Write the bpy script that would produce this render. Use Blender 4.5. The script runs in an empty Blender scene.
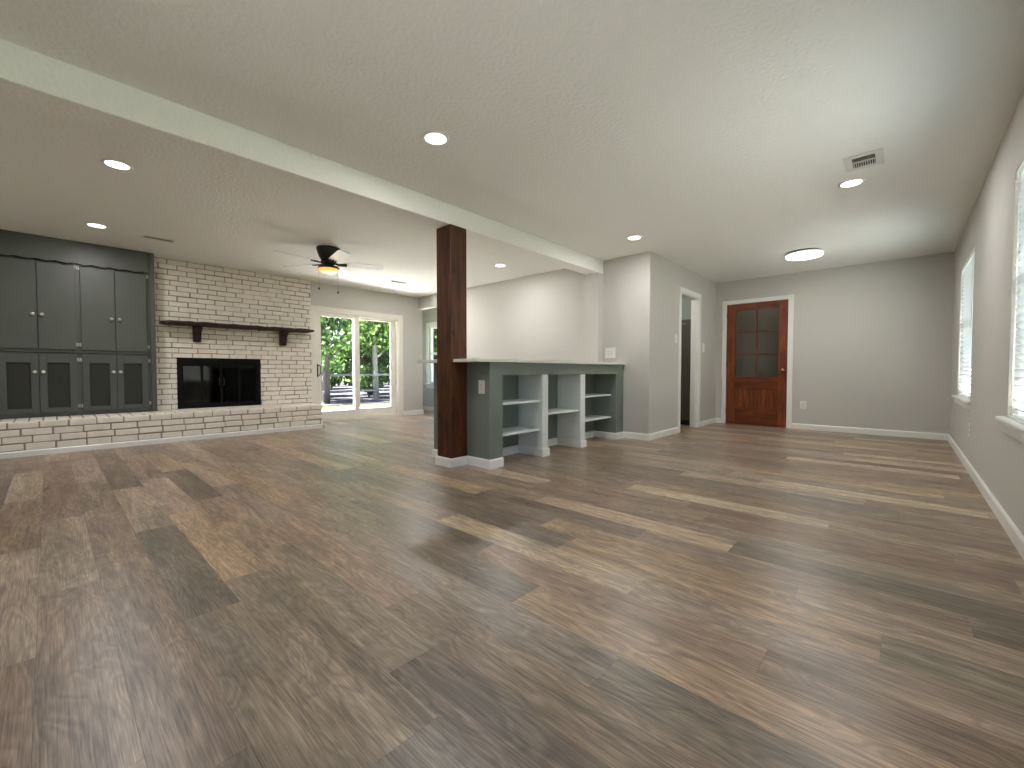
import bpy, bmesh, math, random
from mathutils import Vector, Matrix, noise as mnoise

S = bpy.context.scene
COL = S.collection
rnd = random.Random(7)

# ------------------------------------------------------------------ camera
CAM_H = 0.897
cam_d = bpy.data.cameras.new('camera')
cam_d.sensor_fit = 'HORIZONTAL'
cam_d.sensor_width = 36.0
cam_d.lens = 426.19 / 1024.0 * 36.0
cam_d.clip_start = 0.02
cam_d.clip_end = 300
cam = bpy.data.objects.new('camera', cam_d)
COL.objects.link(cam)
YAW, PITCH = 0.743035, 0.029141
fw = Vector((-math.sin(YAW) * math.cos(PITCH), math.cos(YAW) * math.cos(PITCH), -math.sin(PITCH)))
cam.location = (0, 0, CAM_H)
cam.rotation_euler = fw.to_track_quat('-Z', 'Y').to_euler()
S.camera = cam

# ------------------------------------------------------------------ world, sun, exposure
W = bpy.data.worlds.new('sky')
S.world = W
W.use_nodes = True
wn = W.node_tree.nodes
sky = wn.new('ShaderNodeTexSky')
sky.sky_type = 'NISHITA'
sky.sun_disc = False
sky.sun_elevation = math.radians(55)
sky.sun_rotation = math.radians(180)
wn['Background'].inputs['Strength'].default_value = 1.0
W.node_tree.links.new(sky.outputs[0], wn['Background'].inputs['Color'])

sun_d = bpy.data.lights.new('sun', 'SUN')
sun_d.energy = 112.0
sun_d.angle = math.radians(0.6)
sun_d.color = (1.0, 0.985, 0.96)
sun = bpy.data.objects.new('sun', sun_d)
COL.objects.link(sun)
sun.location = (2, -12, 20)
sun.rotation_euler = Vector((-0.10, 0.36, -1.0)).to_track_quat('-Z', 'Y').to_euler()

LAMP_W = 11.0        # recessed ceiling lights of the right-hand room
LAMP_WL = 14.0       # recessed ceiling lights of the fireplace room
FLUSH_W = 11.0       # the flush round ceiling light
LAMP_COL = (1.0, 0.98, 0.955)

S.view_settings.view_transform = 'Standard'
S.view_settings.look = 'None'
S.view_settings.gamma = 1.0
S.view_settings.use_curve_mapping = False
S.view_settings.exposure = 0.16
S.cycles.caustics_reflective = False
S.cycles.caustics_refractive = False
S.cycles.max_bounces = 10
S.cycles.sample_clamp_indirect = 60.0
S.cycles.diffuse_bounces = 6
S.cycles.glossy_bounces = 4
S.cycles.transparent_max_bounces = 16

# ------------------------------------------------------------------ room dimensions (metres)
H = 2.44
R = 0.452            # right wall
D = 7.922            # wall with the wooden door
WX = -2.428          # face of the doorway wall
D2 = 5.268           # far wall of the left room and stub wall
BF, BB, BZ = -3.108, -3.31, 2.256   # beam
XB = -7.45           # brick face
XS = -7.50           # sliding door wall
XC = -7.25           # cabinet fronts
YN = -1.3            # wall behind the camera
NY = 5.95            # nook window wall
FLOOR_X0 = -8.45


# ------------------------------------------------------------------ colour and material helpers
def lin(c):
    return tuple(((x / 255.0) / 12.92 if x / 255.0 <= 0.04045 else ((x / 255.0 + 0.055) / 1.055) ** 2.4) for x in c)


def mat(name, rgb, rough=0.5, spec=0.5, metal=0.0, bump=0.0, bscale=60.0, bdist=0.004, var=0.0, vscale=6.0,
        stretch=None, emit=None, estr=0.0, detail=4.0):
    m = bpy.data.materials.new(name)
    m.use_nodes = True
    nt = m.node_tree
    b = nt.nodes['Principled BSDF']
    col = (*lin(rgb), 1.0)
    b.inputs['Base Color'].default_value = col
    b.inputs['Roughness'].default_value = rough
    b.inputs['Specular IOR Level'].default_value = spec
    b.inputs['Metallic'].default_value = metal
    tc = nt.nodes.new('ShaderNodeTexCoord')
    mp = nt.nodes.new('ShaderNodeMapping')
    nt.links.new(tc.outputs['Object'], mp.inputs[0])
    if stretch:
        mp.inputs['Scale'].default_value = stretch
    if var > 0:
        n = nt.nodes.new('ShaderNodeTexNoise')
        n.inputs['Scale'].default_value = vscale
        n.inputs['Detail'].default_value = detail
        nt.links.new(mp.outputs[0], n.inputs['Vector'])
        mr = nt.nodes.new('ShaderNodeMapRange')
        mr.inputs['From Min'].default_value = 0.25
        mr.inputs['From Max'].default_value = 0.75
        mr.inputs['To Min'].default_value = 1.0 - var
        mr.inputs['To Max'].default_value = 1.0 + var
        nt.links.new(n.outputs['Fac'], mr.inputs[0])
        mx = nt.nodes.new('ShaderNodeMix')
        mx.data_type = 'RGBA'
        mx.blend_type = 'MULTIPLY'
        mx.inputs['Factor'].default_value = 1.0
        mx.inputs['A'].default_value = col
        nt.links.new(mr.outputs[0], mx.inputs['B'])
        nt.links.new(mx.outputs['Result'], b.inputs['Base Color'])
    if bump > 0:
        n2 = nt.nodes.new('ShaderNodeTexNoise')
        n2.inputs['Scale'].default_value = bscale
        n2.inputs['Detail'].default_value = 3.0
        nt.links.new(mp.outputs[0], n2.inputs['Vector'])
        bp = nt.nodes.new('ShaderNodeBump')
        bp.inputs['Strength'].default_value = bump
        bp.inputs['Distance'].default_value = bdist
        nt.links.new(n2.outputs['Fac'], bp.inputs['Height'])
        nt.links.new(bp.outputs[0], b.inputs['Normal'])
    if emit:
        b.inputs['Emission Color'].default_value = (*lin(emit), 1)
        b.inputs['Emission Strength'].default_value = estr
    return m


def glass_mat(name, tint=(1, 1, 1), rough=0.0, refl=1.0):
    m = bpy.data.materials.new(name)
    m.use_nodes = True
    nt = m.node_tree
    nt.nodes.remove(nt.nodes['Principled BSDF'])
    out = nt.nodes['Material Output']
    tr = nt.nodes.new('ShaderNodeBsdfTransparent')
    tr.inputs[0].default_value = (*tint, 1)
    gl = nt.nodes.new('ShaderNodeBsdfGlossy')
    gl.inputs['Roughness'].default_value = rough
    fr = nt.nodes.new('ShaderNodeFresnel')
    fr.inputs['IOR'].default_value = 1.5
    mu = nt.nodes.new('ShaderNodeMath')
    mu.operation = 'MULTIPLY'
    mu.inputs[1].default_value = refl
    nt.links.new(fr.outputs[0], mu.inputs[0])
    mx = nt.nodes.new('ShaderNodeMixShader')
    ge = nt.nodes.new('ShaderNodeNewGeometry')      # the pane is a thin slab: only its entry face mirrors
    iv = nt.nodes.new('ShaderNodeMath')
    iv.operation = 'SUBTRACT'
    iv.inputs[0].default_value = 1.0
    nt.links.new(ge.outputs['Backfacing'], iv.inputs[1])
    m2 = nt.nodes.new('ShaderNodeMath')
    m2.operation = 'MULTIPLY'
    nt.links.new(mu.outputs[0], m2.inputs[0])
    nt.links.new(iv.outputs[0], m2.inputs[1])
    nt.links.new(m2.outputs[0], mx.inputs[0])
    nt.links.new(tr.outputs[0], mx.inputs[1])
    nt.links.new(gl.outputs[0], mx.inputs[2])
    nt.links.new(mx.outputs[0], out.inputs[0])
    return m


def leaf_mat(name, rgb):
    m = bpy.data.materials.new(name)
    m.use_nodes = True
    nt = m.node_tree
    b = nt.nodes['Principled BSDF']
    out = nt.nodes['Material Output']
    b.inputs['Roughness'].default_value = 0.45
    at = nt.nodes.new('ShaderNodeAttribute')
    at.attribute_name = 'tone'
    mx = nt.nodes.new('ShaderNodeMix')
    mx.data_type = 'RGBA'
    mx.blend_type = 'MULTIPLY'
    mx.inputs['Factor'].default_value = 1.0
    mx.inputs['A'].default_value = (*lin(rgb), 1)
    nt.links.new(at.outputs['Color'], mx.inputs['B'])
    nt.links.new(mx.outputs['Result'], b.inputs['Base Color'])
    tl = nt.nodes.new('ShaderNodeBsdfTranslucent')
    nt.links.new(mx.outputs['Result'], tl.inputs[0])
    ms = nt.nodes.new('ShaderNodeMixShader')
    ms.inputs[0].default_value = 0.45
    nt.links.new(b.outputs[0], ms.inputs[1])
    nt.links.new(tl.outputs[0], ms.inputs[2])
    nt.links.new(ms.outputs[0], out.inputs[0])
    return m


def wood_mat(name, dark, light, axis='Z', rough=0.4, scale=9.0, knots=False, spec=0.4):
    """stained timber with grain running along one axis"""
    m = bpy.data.materials.new(name)
    m.use_nodes = True
    nt = m.node_tree
    b = nt.nodes['Principled BSDF']
    b.inputs['Roughness'].default_value = rough
    b.inputs['Specular IOR Level'].default_value = spec
    tc = nt.nodes.new('ShaderNodeTexCoord')
    mp = nt.nodes.new('ShaderNodeMapping')
    sc = {'X': (0.08, 1, 1), 'Y': (1, 0.08, 1), 'Z': (1, 1, 0.08)}[axis]
    mp.inputs['Scale'].default_value = sc
    nt.links.new(tc.outputs['Object'], mp.inputs[0])
    n = nt.nodes.new('ShaderNodeTexNoise')
    n.inputs['Scale'].default_value = scale * 4
    n.inputs['Detail'].default_value = 6
    n.inputs['Distortion'].default_value = 0.6
    nt.links.new(mp.outputs[0], n.inputs['Vector'])
    n2 = nt.nodes.new('ShaderNodeTexNoise')
    n2.inputs['Scale'].default_value = scale * 0.45
    n2.inputs['Detail'].default_value = 3
    nt.links.new(tc.outputs['Object'], n2.inputs['Vector'])
    ad = nt.nodes.new('ShaderNodeMath')
    ad.operation = 'MULTIPLY_ADD'
    ad.inputs[1].default_value = 0.6
    nt.links.new(n2.outputs['Fac'], ad.inputs[0])
    nt.links.new(n.outputs['Fac'], ad.inputs[2])
    cr = nt.nodes.new('ShaderNodeValToRGB')
    cr.color_ramp.elements[0].position = 0.55
    cr.color_ramp.elements[0].color = (*lin(dark), 1)
    cr.color_ramp.elements[1].position = 1.05
    cr.color_ramp.elements[1].color = (*lin(light), 1)
    nt.links.new(ad.outputs[0], cr.inputs[0])
    last = cr.outputs['Color']
    if knots:
        v = nt.nodes.new('ShaderNodeTexVoronoi')
        v.inputs['Scale'].default_value = 3.2
        v.inputs['Randomness'].default_value = 1.0
        mp2 = nt.nodes.new('ShaderNodeMapping')
        mp2.inputs['Scale'].default_value = (1.6, 1.6, 1.0)
        nt.links.new(tc.outputs['Object'], mp2.inputs[0])
        nt.links.new(mp2.outputs[0], v.inputs['Vector'])
        mr = nt.nodes.new('ShaderNodeMapRange')
        mr.inputs['From Min'].default_value = 0.05
        mr.inputs['From Max'].default_value = 0.14
        mr.inputs['To Min'].default_value = 0.25
        mr.inputs['To Max'].default_value = 1.0
        nt.links.new(v.outputs['Distance'], mr.inputs[0])
        mx = nt.nodes.new('ShaderNodeMix')
        mx.data_type = 'RGBA'
        mx.blend_type = 'MULTIPLY'
        mx.inputs['Factor'].default_value = 1.0
        nt.links.new(last, mx.inputs['A'])
        nt.links.new(mr.outputs[0], mx.inputs['B'])
        last = mx.outputs['Result']
    nt.links.new(last, b.inputs['Base Color'])
    bp = nt.nodes.new('ShaderNodeBump')
    bp.inputs['Strength'].default_value = 0.15
    bp.inputs['Distance'].default_value = 0.002
    nt.links.new(n.outputs['Fac'], bp.inputs['Height'])
    nt.links.new(bp.outputs[0], b.inputs['Normal'])
    return m


def plank_mat():
    m = bpy.data.materials.new('vinyl_plank')
    m.use_nodes = True
    nt = m.node_tree
    L = nt.links.new
    b = nt.nodes['Principled BSDF']
    b.inputs['Roughness'].default_value = 0.42
    b.inputs['Specular IOR Level'].default_value = 0.6
    b.inputs['Coat Weight'].default_value = 0.05
    b.inputs['Coat Roughness'].default_value = 0.34
    at = nt.nodes.new('ShaderNodeAttribute')
    at.attribute_name = 'tone'
    uv = nt.nodes.new('ShaderNodeUVMap')
    uv.uv_map = 'grain'

    def noise(sx, sy, scale, detail, dist=0.0, rough=0.5):
        mp = nt.nodes.new('ShaderNodeMapping')
        mp.inputs['Scale'].default_value = (sx, sy, 1)
        L(uv.outputs[0], mp.inputs[0])
        n = nt.nodes.new('ShaderNodeTexNoise')
        n.inputs['Scale'].default_value = scale
        n.inputs['Detail'].default_value = detail
        n.inputs['Distortion'].default_value = dist
        n.inputs['Roughness'].default_value = rough
        L(mp.outputs[0], n.inputs['Vector'])
        return n.outputs['Fac']

    def rng(src, a, b_, c, d):
        mr = nt.nodes.new('ShaderNodeMapRange')
        mr.inputs['From Min'].default_value = a
        mr.inputs['From Max'].default_value = b_
        mr.inputs['To Min'].default_value = c
        mr.inputs['To Max'].default_value = d
        L(src, mr.inputs[0])
        return mr.outputs[0]

    def mul(a, f, fac=1.0):
        mx = nt.nodes.new('ShaderNodeMix')
        mx.data_type = 'RGBA'
        mx.blend_type = 'MULTIPLY'
        mx.inputs['Factor'].default_value = fac
        L(a, mx.inputs['A'])
        L(f, mx.inputs['B'])
        return mx.outputs['Result']

    def blend(a, rgb, fac):
        mx = nt.nodes.new('ShaderNodeMix')
        mx.data_type = 'RGBA'
        L(fac, mx.inputs['Factor'])
        L(a, mx.inputs['A'])
        mx.inputs['B'].default_value = (*lin(rgb), 1)
        return mx.outputs['Result']

    fine = noise(1.0, 34.0, 7.0, 6.0, 0.25, 0.65)      # pores along the board
    band = noise(1.0, 8.0, 1.6, 4.0, 1.0)              # long soft bands
    cath = noise(1.0, 4.5, 2.2, 2.0, 0.8)              # cathedral figure
    wv = nt.nodes.new('ShaderNodeMath')
    wv.operation = 'MULTIPLY'
    wv.inputs[1].default_value = 58.0
    L(cath, wv.inputs[0])
    sn = nt.nodes.new('ShaderNodeMath')
    sn.operation = 'SINE'
    L(wv.outputs[0], sn.inputs[0])
    blot = noise(1.0, 3.0, 1.1, 2.0, 0.5)
    c = at.outputs['Color']
    c = mul(c, rng(band, 0.3, 0.7, 0.68, 1.32))
    c = mul(c, rng(fine, 0.3, 0.72, 0.52, 1.44))
    c = mul(c, rng(sn.outputs[0], -1, 1, 0.82, 1.12))
    c = mul(c, rng(noise(1.0, 14.0, 6.0, 3.0, 0.5), 0.3, 0.7, 0.80, 1.22))
    c = blend(c, (104, 100, 96), rng(blot, 0.60, 0.80, 0.0, 0.55))
    blot2 = noise(1.0, 4.0, 1.7, 2.0, 0.7)
    c = blend(c, (122, 92, 70), rng(blot2, 0.60, 0.80, 0.0, 0.5))
    kn = noise(1.0, 3.2, 2.6, 1.0, 0.3)
    c = mul(c, rng(kn, 0.70, 0.80, 1.0, 0.55))
    L(c, b.inputs['Base Color'])
    L(rng(fine, 0.3, 0.7, 0.40, 0.30), b.inputs['Roughness'])
    bp = nt.nodes.new('ShaderNodeBump')
    bp.inputs['Strength'].default_value = 0.12
    bp.inputs['Distance'].default_value = 0.001
    L(fine, bp.inputs['Height'])
    L(bp.outputs[0], b.inputs['Normal'])
    return m


M = {}
M['wall'] = mat('greige_wall_paint', (198, 196, 191), 0.75, 0.3, bump=0.10, bscale=90, bdist=0.003)
M['ceiling'] = mat('textured_ceiling_paint', (234, 234, 230), 0.85, 0.2, bump=0.8, bscale=42, bdist=0.008)
M['trim'] = mat('white_trim_paint', (236, 236, 233), 0.35, 0.5)
M['white'] = mat('white_plastic', (232, 231, 225), 0.35, 0.5)
M['vinyl'] = mat('white_vinyl_frame', (228, 224, 214), 0.4, 0.5)
M['slot'] = mat('dark_slot', (40, 38, 36), 0.6)
M['floor'] = plank_mat()
M['under'] = mat('floor_underlay', (60, 50, 42), 0.9)
M['sage'] = mat('sage_grey_paint', (117, 126, 118), 0.45, 0.45, var=0.04, vscale=3)
M['sage_dim'] = mat('sage_grey_paint_dimmed', (80, 83, 77), 0.42, 0.45, var=0.04, vscale=3)  # the bar's sage paint with the dimness around the cabinets mixed in
M['mesh'] = mat('dark_screen_panel', (58, 60, 54), 0.75, 0.2, bump=0.4, bscale=220, bdist=0.002, var=0.12, vscale=180)
M['shelfwhite'] = mat('white_shelf_paint', (226, 230, 229), 0.4, 0.5)
M['counter'] = mat('pale_quartz', (214, 213, 204), 0.22, 0.5, var=0.05, vscale=30)
M['post'] = wood_mat('dark_stained_timber', (34, 14, 4), (94, 50, 19), 'Z', 0.5, 8, knots=True)
M['mantel'] = wood_mat('dark_walnut_slab', (22, 11, 8), (62, 30, 21), 'Y', 0.5, 9)
M['bracket'] = wood_mat('dark_walnut_bracket', (26, 13, 10), (56, 27, 19), 'Z', 0.5, 9)
M['brick'] = mat('painted_brick', (236, 229, 219), 0.7, 0.3, bump=0.5, bscale=45, bdist=0.006, var=0.07, vscale=9)
M['mortar'] = mat('shade_darkened_mortar', (158, 146, 132), 0.85, 0.2, bump=0.6, bscale=60, bdist=0.006)  # same paint as the brick, darkened for the shadow in the joints
M['fire'] = mat('black_steel', (5, 5, 5), 0.5, 0.2)
M['fireglass'] = mat('black_glass', (3, 3, 3), 0.05, 0.35)
M['cherry'] = wood_mat('cherry_stained_door', (84, 36, 16), (140, 74, 38), 'Z', 0.33, 9)
M['cherryh'] = wood_mat('cherry_stained_rail', (78, 33, 14), (128, 64, 32), 'X', 0.33, 9)
M['chrome'] = mat('satin_nickel', (200, 196, 188), 0.22, 0.5, metal=1.0)
M['hinge'] = mat('grey_hinge_metal', (176, 174, 166), 0.35, 0.6, metal=0.3)
M['knob'] = mat('brushed_nickel_knob', (205, 202, 195), 0.3, 0.8, metal=0.55)
M['brass'] = mat('satin_bronze', (190, 140, 105), 0.25, 0.5, metal=1.0)
M['black'] = mat('black_metal', (14, 13, 12), 0.4, 0.5)
M['blade'] = mat('pale_fan_blade', (222, 222, 222), 0.45, 0.5)
M['bowl'] = mat('amber_glass_bowl', (235, 200, 140), 0.3, 0.5, emit=(255, 196, 104), estr=0.75)
M['led'] = mat('lit_diffuser', (255, 255, 255), 0.5, emit=(255, 252, 246), estr=6.0)
M['led2'] = mat('lit_flush_diffuser', (255, 255, 255), 0.5, emit=(255, 254, 250), estr=3.0)
M['glass'] = glass_mat('window_glass')
M['doorglass'] = glass_mat('door_glass', (0.80, 0.80, 0.78), 0.0, 1.6)
M['blind'] = mat('white_blind_slat', (238, 240, 238), 0.45, 0.4)
_nt = M['blind'].node_tree
_tl = _nt.nodes.new('ShaderNodeBsdfTranslucent')
_tl.inputs[0].default_value = (0.8, 0.82, 0.82, 1)
_ms = _nt.nodes.new('ShaderNodeMixShader')
_ms.inputs[0].default_value = 0.2
_nt.links.new(_nt.nodes['Principled BSDF'].outputs[0], _ms.inputs[1])
_nt.links.new(_tl.outputs[0], _ms.inputs[2])
_nt.links.new(_ms.outputs[0], _nt.nodes['Material Output'].inputs[0])
M['vent'] = mat('white_vent_metal', (214, 214, 208), 0.4, 0.5)
M['concrete'] = mat('pale_concrete', (222, 220, 216), 0.9, 0.2, var=0.08, vscale=2, bump=0.2, bscale=40)
M['grass'] = mat('lawn_grass', (72, 88, 38), 0.9, 0.1, var=0.25, vscale=5, bump=0.8, bscale=60, bdist=0.03)
M['yard'] = mat('bounce_ground', (116, 119, 115), 0.9, 0.1, var=0.2, vscale=4, bump=0.6, bscale=50, bdist=0.02)  # unseen ground, tone chosen for the daylight it throws indoors
M['litter'] = mat('leaf_litter', (50, 49, 52), 0.95, 0.1, var=0.45, vscale=7, bump=0.8, bscale=30, bdist=0.04)
M['bark'] = mat('pale_bark', (104, 101, 98), 0.9, 0.2, bump=0.7, bscale=14, bdist=0.02, var=0.2, vscale=8, stretch=(1, 1, 0.2))
M['bark2'] = mat('dark_bark', (58, 52, 48), 0.9, 0.2, bump=0.7, bscale=14, bdist=0.02, var=0.2, vscale=8, stretch=(1, 1, 0.2))
M['leafa'] = leaf_mat('bright_leaves', (60, 90, 34))
M['leafb'] = leaf_mat('mid_leaves', (44, 72, 28))
M['fence'] = mat('dark_fence_wood', (86, 84, 86), 0.85, 0.2, var=0.2, vscale=10)
M['darkunit'] = mat('dark_grey_brown_panel', (84, 78, 70), 0.4, 0.4)
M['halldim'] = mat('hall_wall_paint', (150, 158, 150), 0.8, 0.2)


# ------------------------------------------------------------------ geometry helpers
class MB:
    """collects solids in world metres and links them as one mesh"""

    def __init__(self):
        self.bm = bmesh.new()
        self.mi = 0

    def box(self, x0, x1, y0, y1, z0, z1, bev=0.0, seg=1):
        if x0 > x1: x0, x1 = x1, x0
        if y0 > y1: y0, y1 = y1, y0
        if z0 > z1: z0, z1 = z1, z0
        vs = [self.bm.verts.new(p) for p in
              ((x0, y0, z0), (x1, y0, z0), (x1, y1, z0), (x0, y1, z0), (x0, y0, z1), (x1, y0, z1), (x1, y1, z1), (x0, y1, z1))]
        fs = [self.bm.faces.new([vs[i] for i in q]) for q in
              ((3, 2, 1, 0), (4, 5, 6, 7), (0, 1, 5, 4), (1, 2, 6, 5), (2, 3, 7, 6), (3, 0, 4, 7))]
        for f in fs:
            f.material_index = self.mi
        if bev > 0:
            es = list({e for f in fs for e in f.edges})
            bmesh.ops.bevel(self.bm, geom=es, offset=bev, segments=seg, affect='EDGES', profile=0.5)
        return self

    def prism(self, pts, axis, a0, a1, bev=0.0):
        """extrude a 2-D outline along an axis; pts are in the two remaining axes in xyz order"""
        def P(p, a):
            if axis == 0: return (a, p[0], p[1])
            if axis == 1: return (p[0], a, p[1])
            return (p[0], p[1], a)
        v0 = [self.bm.verts.new(P(p, a0)) for p in pts]
        v1 = [self.bm.verts.new(P(p, a1)) for p in pts]
        n = len(pts)
        fs = [self.bm.faces.new(v0), self.bm.faces.new(v1[::-1])]
        for i in range(n):
            fs.append(self.bm.faces.new((v0[i], v1[i], v1[(i + 1) % n], v0[(i + 1) % n])))
        for f in fs:
            f.material_index = self.mi
        if bev > 0:
            es = list({e for f in fs[:2] for e in f.edges})
            bmesh.ops.bevel(self.bm, geom=es, offset=bev, segments=1, affect='EDGES')
        return self

    def lathe(self, c, prof, axis=2, n=32, smooth=True):
        """revolve (radius, offset) pairs about an axis through c"""
        rings = []
        for r, h in prof:
            ring = []
            for i in range(n):
                a = 2 * math.pi * i / n
                p = [r * math.cos(a), r * math.sin(a), h]
                if axis == 0: p = [h, p[0], p[1]]
                elif axis == 1: p = [p[0], h, p[1]]
                ring.append(self.bm.verts.new((c[0] + p[0], c[1] + p[1], c[2] + p[2])))
            rings.append(ring)
        for a, b in zip(rings, rings[1:]):
            for i in range(n):
                f = self.bm.faces.new((a[i], a[(i + 1) % n], b[(i + 1) % n], b[i]))
                f.smooth = smooth
                f.material_index = self.mi
        for ring in (rings[0], rings[-1]):
            f = self.bm.faces.new(ring)
            f.material_index = self.mi
        return self

    def tube(self, pts, r, n=8):
        pts = [Vector(p) for p in pts]
        rings = []
        for i, p in enumerate(pts):
            d = (pts[min(i + 1, len(pts) - 1)] - pts[max(i - 1, 0)]).normalized()
            u = d.orthogonal().normalized() if not rings else (pu - d * pu.dot(d)).normalized()
            pu = u
            w = d.cross(u)
            rr = r[i] if isinstance(r, (list, tuple)) else r
            rings.append([self.bm.verts.new(p + (u * math.cos(2 * math.pi * k / n) + w * math.sin(2 * math.pi * k / n)) * rr) for k in range(n)])
        for a, b in zip(rings, rings[1:]):
            for k in range(n):
                f = self.bm.faces.new((a[k], a[(k + 1) % n], b[(k + 1) % n], b[k]))
                f.smooth = True
                f.material_index = self.mi
        self.bm.faces.new(rings[0]).material_index = self.mi
        self.bm.faces.new(rings[-1]).material_index = self.mi
        return self

    def build(self, name, mats, parent=None, origin=None):
        bmesh.ops.recalc_face_normals(self.bm, faces=self.bm.faces)
        if parent is not None:
            o3 = world_of(parent)
        elif origin is not None:
            o3 = Vector(origin)
        else:
            xs = [v.co.x for v in self.bm.verts]; ys = [v.co.y for v in self.bm.verts]; zs = [v.co.z for v in self.bm.verts]
            o3 = Vector(((min(xs) + max(xs)) / 2, (min(ys) + max(ys)) / 2, min(zs)))
        bmesh.ops.translate(self.bm, verts=self.bm.verts, vec=-o3)
        me = bpy.data.meshes.new(name)
        self.bm.to_mesh(me)
        self.bm.free()
        for m in (mats if isinstance(mats, (list, tuple)) else [mats]):
            me.materials.append(m)
        o = bpy.data.objects.new(name, me)
        COL.objects.link(o)
        if parent is not None:
            o.parent = parent
        else:
            o.location = o3
        return o


def world_of(o):
    v = Vector(o.location)
    while o.parent:
        o = o.parent
        v = v + Vector(o.location)
    return v


def tag(o, label=None, cat=None, group=None, kind=None):
    if label: o['label'] = label
    if cat: o['category'] = cat
    if group: o['group'] = group
    if kind: o['kind'] = kind
    return o


def thing(name, loc, label, cat, group=None):
    o = bpy.data.objects.new(name, None)
    o.empty_display_size = 0.1
    COL.objects.link(o)
    o.location = loc
    return tag(o, label, cat, group)


def struct(name, loc):
    o = bpy.data.objects.new(name, None)
    COL.objects.link(o)
    o.location = loc
    o['kind'] = 'structure'
    return o


def st(o):
    o['kind'] = 'structure'
    return o


def copy_tree(o, parent=None):
    c = o.copy()
    COL.objects.link(c)
    c.parent = parent
    for ch in list(o.children):
        copy_tree(ch, c)
    return c


def wall_boxes(mb, axis, f0, f1, a0, a1, z0, z1, holes):
    """a wall across axis ('X' or 'Y' is its normal) between f0 and f1, with rectangular holes (a0,a1,z0,z1)"""
    cuts = sorted({a0, a1, *[h[0] for h in holes], *[h[1] for h in holes]})
    for p, q in zip(cuts, cuts[1:]):
        mid = (p + q) / 2
        hs = sorted([(h[2], h[3]) for h in holes if h[0] < mid < h[1]])
        z = z0
        segs = []
        for a, b in hs:
            if a > z: segs.append((z, a))
            z = b
        if z < z1: segs.append((z, z1))
        for a, b in segs:
            if axis == 'X': mb.box(f0, f1, p, q, a, b)
            else: mb.box(p, q, f0, f1, a, b)
    bmesh.ops.remove_doubles(mb.bm, verts=mb.bm.verts, dist=1e-5)
    return mb


# ------------------------------------------------------------------ floor: one mesh of staggered planks
PW, PL, PY0 = 0.178, 1.245, -0.045
tones = {
    'dark': (104, 92, 80), 'dgrey': (108, 98, 88), 'mid': (134, 116, 98), 'grey': (134, 122, 108), 'brown': (128, 106, 88),
    'red': (134, 108, 92), 'pale': (163, 145, 125), 'cream': (182, 163, 136), 'tan': (174, 148, 114), 'olive': (160, 136, 104),
    'orange': (150, 125, 103),
}
_m = (136, 119, 101)
tones = {k: tuple(_m[i] + (v[i] - _m[i]) * 0.62 for i in range(3)) for k, v in tones.items()}
tones = {k: (v[0], v[1] * 1.0, v[2] * 1.0) for k, v in tones.items()}
row_joint = {-1: -1.99, 0: -2.525, 1: -2.38, 2: -1.89, 3: -0.875, 4: -1.11, 5: -1.433, 6: -0.641, 7: -1.103, 8: -1.55,
             9: -2.05, 10: -1.282, 11: -1.548, 12: -2.298, 13: -1.874, 17: -1.55}
row_tones = {   # tone of the plank that starts at the joint, then of planks to its left (-1, -2, ...) and right (+1, ...)
    -1: {0: 'red', -1: 'pale', -2: 'brown'}, 0: {0: 'red', -1: 'pale', -2: 'brown'}, 1: {0: 'brown', -1: 'brown', -2: 'mid', -3: 'pale'},
    2: {0: 'mid', -1: 'dark', -2: 'pale', -3: 'dark'}, 3: {0: 'dgrey', -1: 'mid', -2: 'tan', -3: 'pale'},
    4: {0: 'dark', -1: 'mid', -2: 'orange', -3: 'dark'}, 5: {0: 'brown', -1: 'orange', -2: 'grey'}, 6: {0: 'dark', -1: 'grey', -2: 'mid'},
    7: {0: 'tan', -1: 'dgrey', -2: 'mid'}, 8: {0: 'orange', -1: 'dgrey', -2: 'mid', 1: 'brown'}, 9: {0: 'cream', -1: 'mid', 1: 'pale'},
    10: {0: 'olive', -1: 'dark', 1: 'grey'}, 11: {0: 'olive', -1: 'dgrey', 1: 'pale'}, 12: {0: 'dark', -1: 'tan', 1: 'mid'},
    13: {0: 'cream', -1: 'mid', 1: 'dark'}, 17: {0: 'cream', -1: 'mid'},
}
fr = random.Random(21)
fb = bmesh.new()
uvl = fb.loops.layers.uv.new('grain')
tl = fb.loops.layers.float_color.new('tone')
pool = ['dark', 'dgrey', 'mid', 'mid', 'grey', 'brown', 'brown', 'pale', 'cream', 'olive', 'mid', 'grey', 'brown', 'pale']
GAP = 0.0003


def plank(x0, x1, y0, y1, tone):
    k = fr.uniform(0.93, 1.07)
    c = [v * k * 1.22 for v in lin(tones[tone])]
    c = [v * fr.uniform(0.97, 1.03) for v in c]
    ou, ov = fr.uniform(0, 80), fr.uniform(0, 80)
    vs = [fb.verts.new(p) for p in ((x0 + GAP, y0 + GAP, 0), (x1 - GAP, y0 + GAP, 0), (x1 - GAP, y1 - GAP, 0), (x0 + GAP, y1 - GAP, 0))]
    lo = [fb.verts.new((v.co.x, v.co.y, -0.004)) for v in vs]
    fs = [fb.faces.new(vs)]
    for i in range(4):
        fs.append(fb.faces.new((vs[i], lo[i], lo[(i + 1) % 4], vs[(i + 1) % 4])))
    for f in fs:
        for l in f.loops:
            l[uvl].uv = (l.vert.co.x + ou, l.vert.co.y + ov)
            l[tl] = (*c, 1)


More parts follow.
